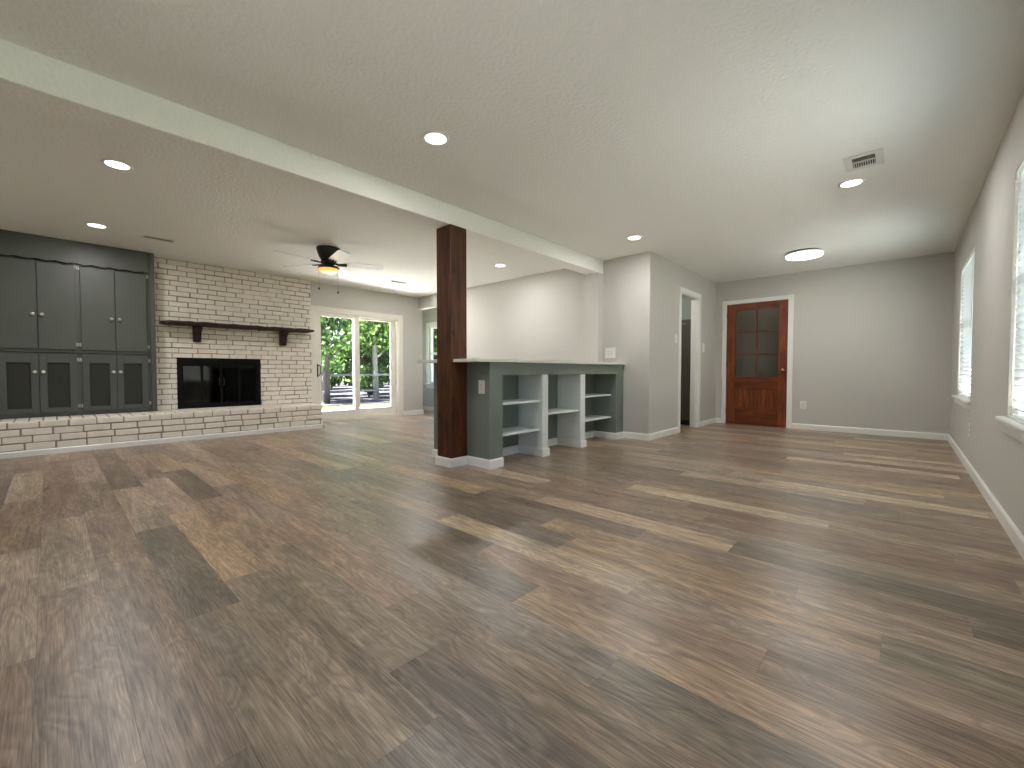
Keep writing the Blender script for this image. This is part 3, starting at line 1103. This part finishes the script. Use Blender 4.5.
# ------------------------------------------------------------------ sliding patio door
sd = struct('door_3', (XS, (SY0 + SY1) / 2, 0))
mb = MB()
mb.box(XS, XS + 0.018, SY1 - 0.004, SY1 + 0.095, 0, SZ1 + 0.09, 0.004)
mb.box(XS, XS + 0.018, 3.058, SY0 + 0.004, 0, SZ1 + 0.09, 0.004)
mb.box(XS, XS + 0.018, SY0 + 0.004, SY1 - 0.004, SZ1 - 0.004, SZ1 + 0.09, 0.004)
mb.build('casing', M['vinyl'], sd)
mb = MB()
fo, fi = XS - 0.15, XS - 0.004
mb.box(fo, fi, SY0, SY0 + 0.022, 0, SZ1)
mb.box(fo, fi, SY1 - 0.022, SY1, 0, SZ1)
mb.box(fo, fi, SY0 + 0.022, SY1 - 0.022, SZ1 - 0.025, SZ1)
mb.box(fo, fi, SY0 + 0.022, SY1 - 0.022, 0, 0.045)
mb.build('frame', M['vinyl'], sd)


def sash(name, x0, x1, ya, yb, g0, g1, h0, h1, par):
    mb = MB()
    mb.box(x0, x1, ya, g0, 0.045, SZ1 - 0.025, 0.004)
    mb.box(x0, x1, g1, yb, 0.045, SZ1 - 0.025, 0.004)
    mb.box(x0, x1, g0, g1, 0.045, h0, 0.004)
    mb.box(x0, x1, g0, g1, h1, SZ1 - 0.025, 0.004)
    o = mb.build(name, M['vinyl'], par)
    MB().box((x0 + x1) / 2 - 0.004, (x0 + x1) / 2 + 0.004, g0 - 0.005, g1 + 0.005, h0 - 0.005, h1 + 0.005).build('glass_pane', M['glass'], o)
    return o


s1 = sash('sliding_panel', XS - 0.065, XS - 0.02, SY0 + 0.022, 3.965, 3.245, 3.865, 0.195, 1.868, sd)
s2 = sash('fixed_panel', XS - 0.125, XS - 0.08, 3.87, SY1 - 0.022, 3.97, 4.66, 0.195, 1.878, sd)
mb = MB()
hx = XS - 0.02
mb.box(hx, hx + 0.006, 3.168, 3.19, 0.80, 1.03, 0.002)
mb.tube([(hx, 3.20, 0.83), (hx + 0.05, 3.21, 0.85), (hx + 0.055, 3.21, 0.92), (hx + 0.05, 3.21, 0.99), (hx, 3.20, 1.01)], 0.009, 8)
tag(mb.build('handle', M['black'], s1), 'black pull handle')


# ------------------------------------------------------------------ windows in the right wall, with blinds
def right_window(nm, ya, yb):
    w = struct(nm, (R, (ya + yb) / 2, WZ0))
    xo = R + 0.075
    mb = MB()
    f = 0.04
    mb.box(xo, xo + 0.04, ya, ya + f, WZ0, WZ1)
    mb.box(xo, xo + 0.04, yb - f, yb, WZ0, WZ1)
    mb.box(xo, xo + 0.04, ya + f, yb - f, WZ0, WZ0 + f)
    mb.box(xo, xo + 0.04, ya + f, yb - f, WZ1 - f, WZ1)
    mb.box(xo - 0.005, xo + 0.035, ya + f, yb - f, 1.34, 1.38)
    mb.build('frame', M['vinyl'], w)
    mb = MB()
    mb.box(xo + 0.018, xo + 0.022, ya + f - 0.003, yb - f + 0.003, WZ0 + f - 0.003, 1.342)
    mb.box(xo + 0.024, xo + 0.028, ya + f - 0.003, yb - f + 0.003, 1.378, WZ1 - f + 0.003)
    mb.build('glass_pane', M['glass'], w)
    mb = MB()
    mb.box(R + 0.0005, xo, ya + 0.001, yb - 0.001, WZ0 - 0.022, WZ0 + 0.002)
    mb.box(R - 0.042, R + 0.001, ya - 0.06, yb + 0.06, WZ0 - 0.024, WZ0 + 0.002, 0.006)
    mb.build('stool', M['trim'], w)
    mb = MB()
    mb.prism([(R, WZ0 - 0.024), (R - 0.02, WZ0 - 0.024), (R - 0.02, WZ0 - 0.075), (R - 0.012, WZ0 - 0.085), (R, WZ0 - 0.085)], 1, ya - 0.04, yb + 0.04)
    mb.build('apron', M['trim'], w)


def blind(ya, yb, label):
    xc = R + 0.029
    b = thing('window_blind', (xc, (ya + yb) / 2, WZ0), label, 'blind')
    y0, y1 = ya + 0.006, yb - 0.004
    MB().box(xc - 0.027, xc + 0.027, y0, y1, WZ1 - 0.05, WZ1 - 0.002, 0.003).build('head_rail', M['blind'], b)
    mb = MB()
    z = WZ0 + 0.05
    ang = math.radians(-38)
    hw = 0.025
    while z < WZ1 - 0.06:
        dx, dz = hw * math.cos(ang), hw * math.sin(ang)
        px, pz = -0.0014 * math.sin(ang), 0.0014 * math.cos(ang)
        mb.prism([(xc - dx - px, z - dz - pz), (xc + dx - px, z + dz - pz), (xc + dx + px, z + dz + pz), (xc - dx + px, z - dz + pz)], 1, y0, y1)
        z += 0.043
    mb.build('slats', M['blind'], b)
    MB().box(xc - 0.025, xc + 0.025, y0, y1, WZ0 + 0.008, WZ0 + 0.024, 0.003).build('bottom_rail', M['blind'], b)
    for yy in (y0 + 0.12, y1 - 0.12):
        MB().tube([(xc - 0.0275, yy, WZ0 + 0.02), (xc - 0.0275, yy, WZ1 - 0.04)], 0.003, 5).build('ladder_cord', M['blind'], b)
    mb = MB()
    mb.tube([(xc - 0.032, y0 + 0.06, 1.30), (xc - 0.032, y0 + 0.06, WZ1 - 0.05)], 0.004, 8)
    mb.build('tilt_wand', M['white'], b)


right_window('window_1', *WIN[0])
right_window('window_2', *WIN[1])
blind(*WIN[0], 'white slatted blind in the right wall window nearest the far corner')
right_window('window_4_added', *WIN[2])  # unseen window added to let more daylight into the foreground
blind(*WIN[1], 'white slatted blind cut off by the right edge of the photo')

# nook window
nw = struct('window_3', ((NWX0 + NWX1) / 2, NY, NWZ0))
mb = MB()
f = 0.045
mb.box(NWX0, NWX0 + f, NY + 0.03, NY + 0.08, NWZ0, NWZ1)
mb.box(NWX1 - f, NWX1, NY + 0.03, NY + 0.08, NWZ0, NWZ1)
mb.box(NWX0 + f, NWX1 - f, NY + 0.03, NY + 0.08, NWZ0, NWZ0 + f)
mb.box(NWX0 + f, NWX1 - f, NY + 0.03, NY + 0.08, NWZ1 - f, NWZ1)
mb.box(NWX0 + f, NWX1 - f, NY + 0.03, NY + 0.08, 1.285, 1.335)
mb.build('frame', M['trim'], nw)
MB().box(NWX0 + f - 0.003, NWX1 - f + 0.003, NY + 0.052, NY + 0.057, NWZ0 + f - 0.003, NWZ1 - f + 0.003).build('glass_pane', M['glass'], nw)
mb = MB()
c = 0.085
mb.box(NWX0 - c, NWX0 + 0.004, NY - 0.018, NY, NWZ0 - 0.02, NWZ1 + c, 0.003)
mb.box(NWX1 - 0.004, NWX1 + c, NY - 0.018, NY, NWZ0 - 0.02, NWZ1 + c, 0.003)
mb.box(NWX0 + 0.004, NWX1 - 0.004, NY - 0.018, NY, NWZ1 - 0.004, NWZ1 + c, 0.003)
mb.build('casing', M['trim'], nw)
mb = MB()
mb.box(NWX0 - c - 0.02, NWX1 + c + 0.02, NY - 0.05, NY + 0.03, NWZ0 - 0.03, NWZ0 - 0.002, 0.005)
mb.box(NWX0 - c, NWX1 + c, NY - 0.018, NY, NWZ0 - 0.11, NWZ0 - 0.03, 0.003)
mb.build('stool', M['trim'], nw)

# ------------------------------------------------------------------ ceiling fan
FX, FYc = -5.34, 2.41
fan = thing('ceiling_fan', (FX, FYc, H), 'black ceiling fan with five pale blades and a lit amber glass bowl', 'fan')
mb = MB()
mb.lathe((FX, FYc, H), [(0.138, 0.0), (0.140, -0.02), (0.128, -0.06), (0.112, -0.105), (0.098, -0.13), (0.09, -0.14)], n=40)
mb.build('motor_housing', M['black'], fan)
mb = MB()
mb.lathe((FX, FYc, H - 0.14), [(0.085, 0.0), (0.088, -0.045), (0.07, -0.06), (0.055, -0.075), (0.055, -0.09)], n=32)
mb.build('rotor', M['black'], fan)
mb = MB()
mb.lathe((FX, FYc, H - 0.228), [(0.06, 0.006), (0.105, 0.0), (0.126, -0.012), (0.127, -0.026), (0.115, -0.03)], n=36)
mb.build('light_fitter', M['black'], fan)
mb = MB()
mb.lathe((FX, FYc, H - 0.256), [(0.116, 0.0), (0.115, -0.014), (0.100, -0.032), (0.070, -0.047), (0.034, -0.055), (0.008, -0.057)], n=36)
tag(mb.build('glass_bowl', M['bowl'], fan), 'lit amber glass bowl')
ZB = H - 0.185
for i in range(5):
    a = math.radians(63 + 72 * i)
    ca, sa = math.cos(a), math.sin(a)
    pit = math.radians(-12)

    def T(u, v, w):
        # u along blade, v across, w up; pitched about its length
        v2, w2 = v * math.cos(pit) - w * math.sin(pit), v * math.sin(pit) + w * math.cos(pit)
        return (FX + u * ca - v2 * sa, FYc + u * sa + v2 * ca, ZB + w2)
    mb = MB()
    out = [(0.18, -0.050), (0.30, -0.060), (0.60, -0.067), (0.645, -0.060), (0.662, -0.040), (0.662, 0.040), (0.645, 0.060), (0.60, 0.067), (0.30, 0.060), (0.18, 0.050)]
    lo_ = [mb.bm.verts.new(T(u, v, -0.004)) for u, v in out]
    hi_ = [mb.bm.verts.new(T(u, v, 0.003)) for u, v in out]
    mb.bm.faces.new(lo_[::-1]); mb.bm.faces.new(hi_)
    for k in range(len(out)):
        mb.bm.faces.new((lo_[k], lo_[(k + 1) % len(out)], hi_[(k + 1) % len(out)], hi_[k]))
    bl = mb.build('blade', M['blade'], fan)
    mb = MB()
    for s in (-1, 1):
        mb.tube([T(0.075, 0.012 * s, 0.0), T(0.12, 0.014 * s, -0.012), T(0.17, 0.03 * s, -0.012), T(0.215, 0.034 * s, -0.009)], 0.007, 6)
    mb.tube([T(0.10, 0, -0.010), T(0.22, 0, -0.009)], 0.009, 6)
    mb.build('blade_iron', M['black'], bl)
for dx, dy, ln in ((-0.085, -0.085, 0.24), (0.085, 0.08, 0.29)):
    mb = MB()
    x, y, z = FX + dx, FYc + dy, H - 0.256
    mb.tube([(x, y, z), (x, y, z - ln)], 0.0016, 5)
    pc = mb.build('pull_chain', M['brass'], fan)
    mb = MB()
    mb.lathe((x, y, z - ln), [(0.003, 0.012), (0.009, 0.004), (0.011, -0.008), (0.006, -0.018), (0.002, -0.02)], n=12)
    mb.build('fob', M['black'], pc)
ld = bpy.data.lights.new('fan_bulb', 'POINT')
ld.energy = 1.5
ld.color = (1, 0.8, 0.55)
ld.shadow_soft_size = 0.06
lo_b = bpy.data.objects.new('fan_bulb', ld)
COL.objects.link(lo_b)
lo_b.parent = fan
lo_b.location = (0, 0, -0.36)


# ------------------------------------------------------------------ recessed lights
def downlight(x, y, label):
    t_ = thing('recessed_light', (x, y, H), label, 'ceiling light', 'recessed ceiling lights')
    mb = MB()
    mb.lathe((x, y, H), [(0.088, -0.0005), (0.087, -0.006), (0.080, -0.009), (0.070, -0.0075), (0.069, -0.002)], n=40)
    mb.build('trim_ring', M['white'], t_)
    mb = MB()
    mb.lathe((x, y, H - 0.003), [(0.0685, 0.001), (0.0685, -0.003), (0.002, -0.004)], n=40)
    mb.build('diffuser', M['led'], t_)
    d = bpy.data.lights.new('downlight_lamp', 'AREA')
    d.shape = 'DISK'
    d.size = 0.13
    d.energy = LAMP_WL if x < BB else LAMP_W
    d.color = LAMP_COL
    o = bpy.data.objects.new('downlight_lamp', d)
    COL.objects.link(o)
    o.parent = t_
    o.location = (0, 0, -0.012)


downlight(-2.308, 1.768, 'round recessed ceiling light alone above the open foreground floor, right of the beam')
downlight(-4.344, 0.383, 'larger recessed ceiling light at upper left, beside the beam')
downlight(-6.30, 0.383, 'recessed ceiling light at far left just in front of the green-grey cabinets')
downlight(-2.312, 4.60, 'recessed ceiling light in front of the stub wall beside the bar')
downlight(-0.345, 4.478, 'recessed ceiling light directly beside the square air vent on the right')
downlight(-4.344, 4.48, 'small recessed ceiling light just right of the post, behind the beam')
downlight(-6.30, 4.485, 'smallest recessed ceiling light, left of the post beside the far air vent')

fl = thing('flush_ceiling_light', (-0.975, 6.63, H), 'large round white flush ceiling light in front of the wooden door', 'ceiling light')
c = (-0.975, 6.63, H)
mb = MB()
mb.lathe(c, [(0.165, -0.0005), (0.165, -0.02), (0.150, -0.022)], n=48)
mb.build('base_pan', M['black'], fl)
mb = MB()
mb.lathe(c, [(0.198, -0.018), (0.205, -0.022), (0.205, -0.034), (0.19, -0.036)], n=48)
mb.build('trim_ring', M['white'], fl)
mb = MB()
mb.lathe(c, [(0.190, -0.036), (0.201, -0.040), (0.200, -0.060), (0.17, -0.070), (0.01, -0.073)], n=48)
mb.build('diffuser', M['led2'], fl)
d = bpy.data.lights.new('flush_lamp', 'AREA')
d.shape = 'DISK'
d.size = 0.36
d.energy = FLUSH_W
d.color = (1.0, 0.97, 0.92)
o = bpy.data.objects.new('flush_lamp', d)
COL.objects.link(o)
o.parent = fl
o.location = (0, 0, -0.078)


# ------------------------------------------------------------------ ceiling vents
def vent(x0, x1, y0, y1, label, two=False):
    v = thing('ceiling_vent', ((x0 + x1) / 2, (y0 + y1) / 2, H), label, 'vent')
    mb = MB()
    f = 0.045 if two else 0.02
    z0, z1 = H - (0.008 if two else 0.004), H - 0.0005
    mb.box(x0, x1, y0, y0 + f, z0, z1, 0.002)
    mb.box(x0, x1, y1 - f, y1, z0, z1, 0.002)
    mb.box(x0, x0 + f, y0 + f, y1 - f, z0, z1, 0.002)
    mb.box(x1 - f, x1, y0 + f, y1 - f, z0, z1, 0.002)
    if two:
        mb.box(x0 + f, x1 - f, (y0 + y1) / 2 - 0.006, (y0 + y1) / 2 + 0.006, z0, z1)
    mb.build('frame', M['vent'], v)
    MB().box(x0 + f, x1 - f, y0 + f, y1 - f, H - 0.0015, H - 0.0006).build('duct_opening', M['slot'], v)
    mb = MB()
    if two:
        n = 10
        for i in range(n):
            x = x0 + f + (x1 - x0 - 2 * f) * (i + 0.5) / n
            mb.prism([(x - 0.003, H - 0.0016), (x + 0.0005, H - 0.0016), (x + 0.0045, H - 0.008), (x + 0.001, H - 0.008)], 1, (y0 + y1) / 2 + 0.006, y1 - f)
        n = 4
        for i in range(n):
            y = y0 + f + ((y1 - y0) / 2 - f - 0.006) * (i + 0.5) / n
            mb.prism([(y + 0.001, H - 0.0016), (y + 0.003, H - 0.0016), (y - 0.001, H - 0.006), (y - 0.003, H - 0.006)], 0, x0 + f, x1 - f)
    else:
        n = 4
        for i in range(n):
            x = x0 + f + (x1 - x0 - 2 * f) * (i + 0.5) / n
            mb.prism([(x - 0.0005, H - 0.0016), (x + 0.001, H - 0.0016), (x + 0.002, H - 0.0034), (x + 0.0005, H - 0.0034)], 1, y0 + f, y1 - f)
    mb.build('louver', M['vent'], v)


vent(-0.355, -0.135, 3.925, 4.205, 'square white ceiling vent on the right side of the room', True)
vent(-6.47, -6.35, 0.755, 1.055, 'narrow ceiling vent just in front of the brick wall')
vent(-6.52, -6.37, 3.955, 4.295, 'narrow ceiling vent near the sliding door')

# ------------------------------------------------------------------ outdoors
st(MB().box(-60, 60, -40, 60, -0.5, -0.16).build('lawn', M['grass']))
st(MB().box(-10.7, XS - 0.17, -2.0, 12.5, -0.16, -0.06).build('patio_slab', M['concrete']))
st(MB().box(R + WT + 0.4, 9.0, -12.0, 12.5, -0.16, -0.08).build('bounce_yard', M['yard']))  # added out of sight to bounce sunlight up through the right windows
st(MB().box(-9.0, 0.9, -9.0, YN - WT - 0.3, -0.16, -0.08).build('bounce_terrace', M['concrete']))  # unseen pale ground added behind the near wall to bounce sunlight
mb = MB()
mb.box(-40, -12.8, -10, 32, -0.158, -0.13)
st(mb.build('leaf_litter_bed', M['litter']))


def leaves(name, parent, blobs, n, size, material, seed):
    r = random.Random(seed)
    o3 = world_of(parent)
    verts, faces, cols = [], [], []
    tot = sum(b[3] * b[4] * b[5] for b in blobs)
    for cx, cy, cz, rx, ry, rz in blobs:
        k = int(n * rx * ry * rz / tot)
        for _ in range(k):
            while True:
                p = Vector((r.uniform(-1, 1), r.uniform(-1, 1), r.uniform(-1, 1)))
                if 0.25 < p.length < 1: break
            c = Vector((cx + p.x * rx, cy + p.y * ry, cz + p.z * rz)) - o3
            if c.z + o3.z < -0.1: continue
            d = Vector((r.gauss(0, 1), r.gauss(0, 1), r.gauss(0, 0.7))).normalized()
            e = d.orthogonal().normalized()
            e = Matrix.Rotation(r.uniform(0, 6.28), 3, d) @ e
            s = size * r.uniform(0.6, 1.3)
            w = d.cross(e) * s * 0.34
            e = e * s
            b = len(verts)
            verts += [c - e * 0.5, c + w * 0.9 - e * 0.05, c + e * 0.5, c - w * 0.9 - e * 0.05]
            faces.append((b, b + 1, b + 2, b + 3))
            t1 = r.uniform(0.55, 1.35)
            cols.append((t1 * r.uniform(0.9, 1.25), t1, t1 * r.uniform(0.7, 1.1), 1))
    me = bpy.data.meshes.new(name)
    me.from_pydata([tuple(v) for v in verts], [], faces)
    ca = me.color_attributes.new('tone', 'FLOAT_COLOR', 'CORNER')
    flat = []
    for c in cols:
        flat += list(c) * 4
    ca.data.foreach_set('color', flat)
    me.materials.append(material)
    o = bpy.data.objects.new(name, me)
    COL.objects.link(o)
    o.parent = parent
    return o


def tree(x, y, h, r, tr, bark, leafm, label, seed, n=5200, low=0.8, group='trees outside the sliding door', size=0.17):
    t_ = thing('tree', (x, y, -0.13), label, 'tree', group)
    rr_ = random.Random(seed)
    lx, ly = rr_.uniform(-0.15, 0.15), rr_.uniform(-0.15, 0.15)
    mb = MB()
    path = [(x + lx * k / 5 * math.sin(k), y + ly * k / 4, -0.13 + h * 0.8 * k / 6) for k in range(7)]
    mb.tube(path, [tr * (1.15 - 0.12 * k) for k in range(7)], 10)
    for k in (2, 3, 3, 4, 4, 5):
        a = rr_.uniform(0, 6.28)
        p = Vector(path[k])
        q = p + Vector((math.cos(a) * r * 0.45, math.sin(a) * r * 0.45, h * 0.12))
        q2 = q + Vector((math.cos(a + .4) * r * 0.35, math.sin(a + .4) * r * 0.35, h * 0.10))
        mb.tube([p, (p + q) / 2 + Vector((0, 0, 0.03)), q, q2], [tr * 0.45, tr * 0.36, tr * 0.26, tr * 0.12], 7)
    mb.build('trunk', bark, t_)
    blobs = []
    for k in range(9):
        a = rr_.uniform(0, 6.28)
        d = r * rr_.uniform(0.15, 0.55)
        zz = low + (h - low) * rr_.uniform(0.1, 0.85)
        s = r * rr_.uniform(0.4, 0.52)
        blobs.append((x + math.cos(a) * d, y + math.sin(a) * d, zz, s, s, s * 0.8))
    blobs.append((x, y, (h + low) * 0.55, r * 0.75, r * 0.75, (h - low) * 0.42))
    leaves('foliage', t_, blobs, n, size, leafm, seed + 1)
    return t_


def shrub(x, y, h, r, leafm, label, seed, n=2200, group='shrubs along the fence'):
    t_ = thing('shrub', (x, y, -0.13), label, 'shrub', group)
    rr_ = random.Random(seed)
    mb = MB()
    for k in range(6):
        a = rr_.uniform(0, 6.28)
        mb.tube([(x, y, -0.13), (x + math.cos(a) * r * 0.3, y + math.sin(a) * r * 0.3, h * 0.4), (x + math.cos(a) * r * 0.6, y + math.sin(a) * r * 0.6, h * 0.8)], [0.02, 0.014, 0.006], 6)
    mb.build('stem', M['bark2'], t_)
    blobs = [(x + rr_.uniform(-.4, .4) * r, y + rr_.uniform(-.4, .4) * r, h * rr_.uniform(0.4, 0.65), r * 0.6, r * 0.6, h * 0.38) for _ in range(5)]
    leaves('foliage', t_, blobs, n, 0.12, leafm, seed + 1)
    return t_


tree(-14.6, 8.35, 5.5, 1.5, 0.10, M['bark'], M['leafa'], 'tree with straight pale trunk behind the right glass panel', 41, 3600, 1.6)
tree(-13.6, 6.05, 5.0, 1.3, 0.08, M['bark2'], M['leafb'], 'tree with dark trunk at the left edge of the sliding door', 43, 3200, 1.3)
bg = 'dense leafy green tree in the background beyond the sliding door'
bgp = [(-17.2, 3.0 + 3.3 * k, 5.6, 1.55) for k in range(5)] + [(-20.8, 4.6 + 3.4 * k, 6.6, 1.6) for k in range(5)] + [(-24.6, 6.2 + 3.4 * k, 8.0, 1.8) for k in range(5)]
for i, (x, y, h, r) in enumerate(bgp):
    tree(x, y, h, r, 0.13, M['bark2'], M['leafa'] if i % 2 else M['leafb'], bg, 60 + 3 * i, 5600, 0.0, size=0.17 if x > -20 else 0.24)
sh = 'low leafy shrub on the leaf-strewn ground outside the sliding door'
for i, (x, y, h, r) in enumerate(((-15.6, 4.9, 1.4, 0.75), (-15.5, 6.7, 1.5, 0.8), (-15.6, 8.6, 1.3, 0.8), (-15.5, 10.4, 1.4, 0.8), (-15.6, 12.3, 1.3, 0.8))):
    shrub(x, y, h, r, M['leafb'] if i % 2 else M['leafa'], sh, 90 + 3 * i)
tree(-11.0, 11.0, 5.5, 2.0, 0.12, M['bark2'], M['leafa'], 'green tree seen through the small window left of the post', 120, 5200, 0.9, group=None)

hd = thing('hedge', (-29.0, 14.0, -0.13), 'tall leafy green hedge far behind the trees outside the sliding door', 'hedge')
mb = MB()
for k in range(14):
    yk = 5.0 + 1.4 * k
    mb.tube([(-29.0, yk, -0.13), (-29.0 + 0.2 * math.sin(k), yk + 0.1, 1.2), (-29.0, yk + 0.2 * math.cos(k), 2.4)], [0.05, 0.04, 0.015], 6)
mb.build('stems', M['bark2'], hd)
leaves('foliage', hd, [(-29.0, 4.6 + 1.1 * k, 1.55, 0.8, 1.0, 1.8) for k in range(19)], 15000, 0.30, M['leafa'], 171)

fe = thing('rail_fence', (-14.2, 7.5, -0.13), 'low dark rail fence in front of the trees outside', 'fence')
for k in range(9):
    y = 0.5 + k * 1.9
    MB().box(-14.25, -14.17, y - 0.04, y + 0.04, -0.13, 0.92, 0.006).build('fence_post', M['fence'], fe)
for z in (0.22, 0.78):
    MB().box(-14.165, -14.135, 0.3, 15.9, z - 0.035, z + 0.035, 0.004).build('rail', M['fence'], fe)
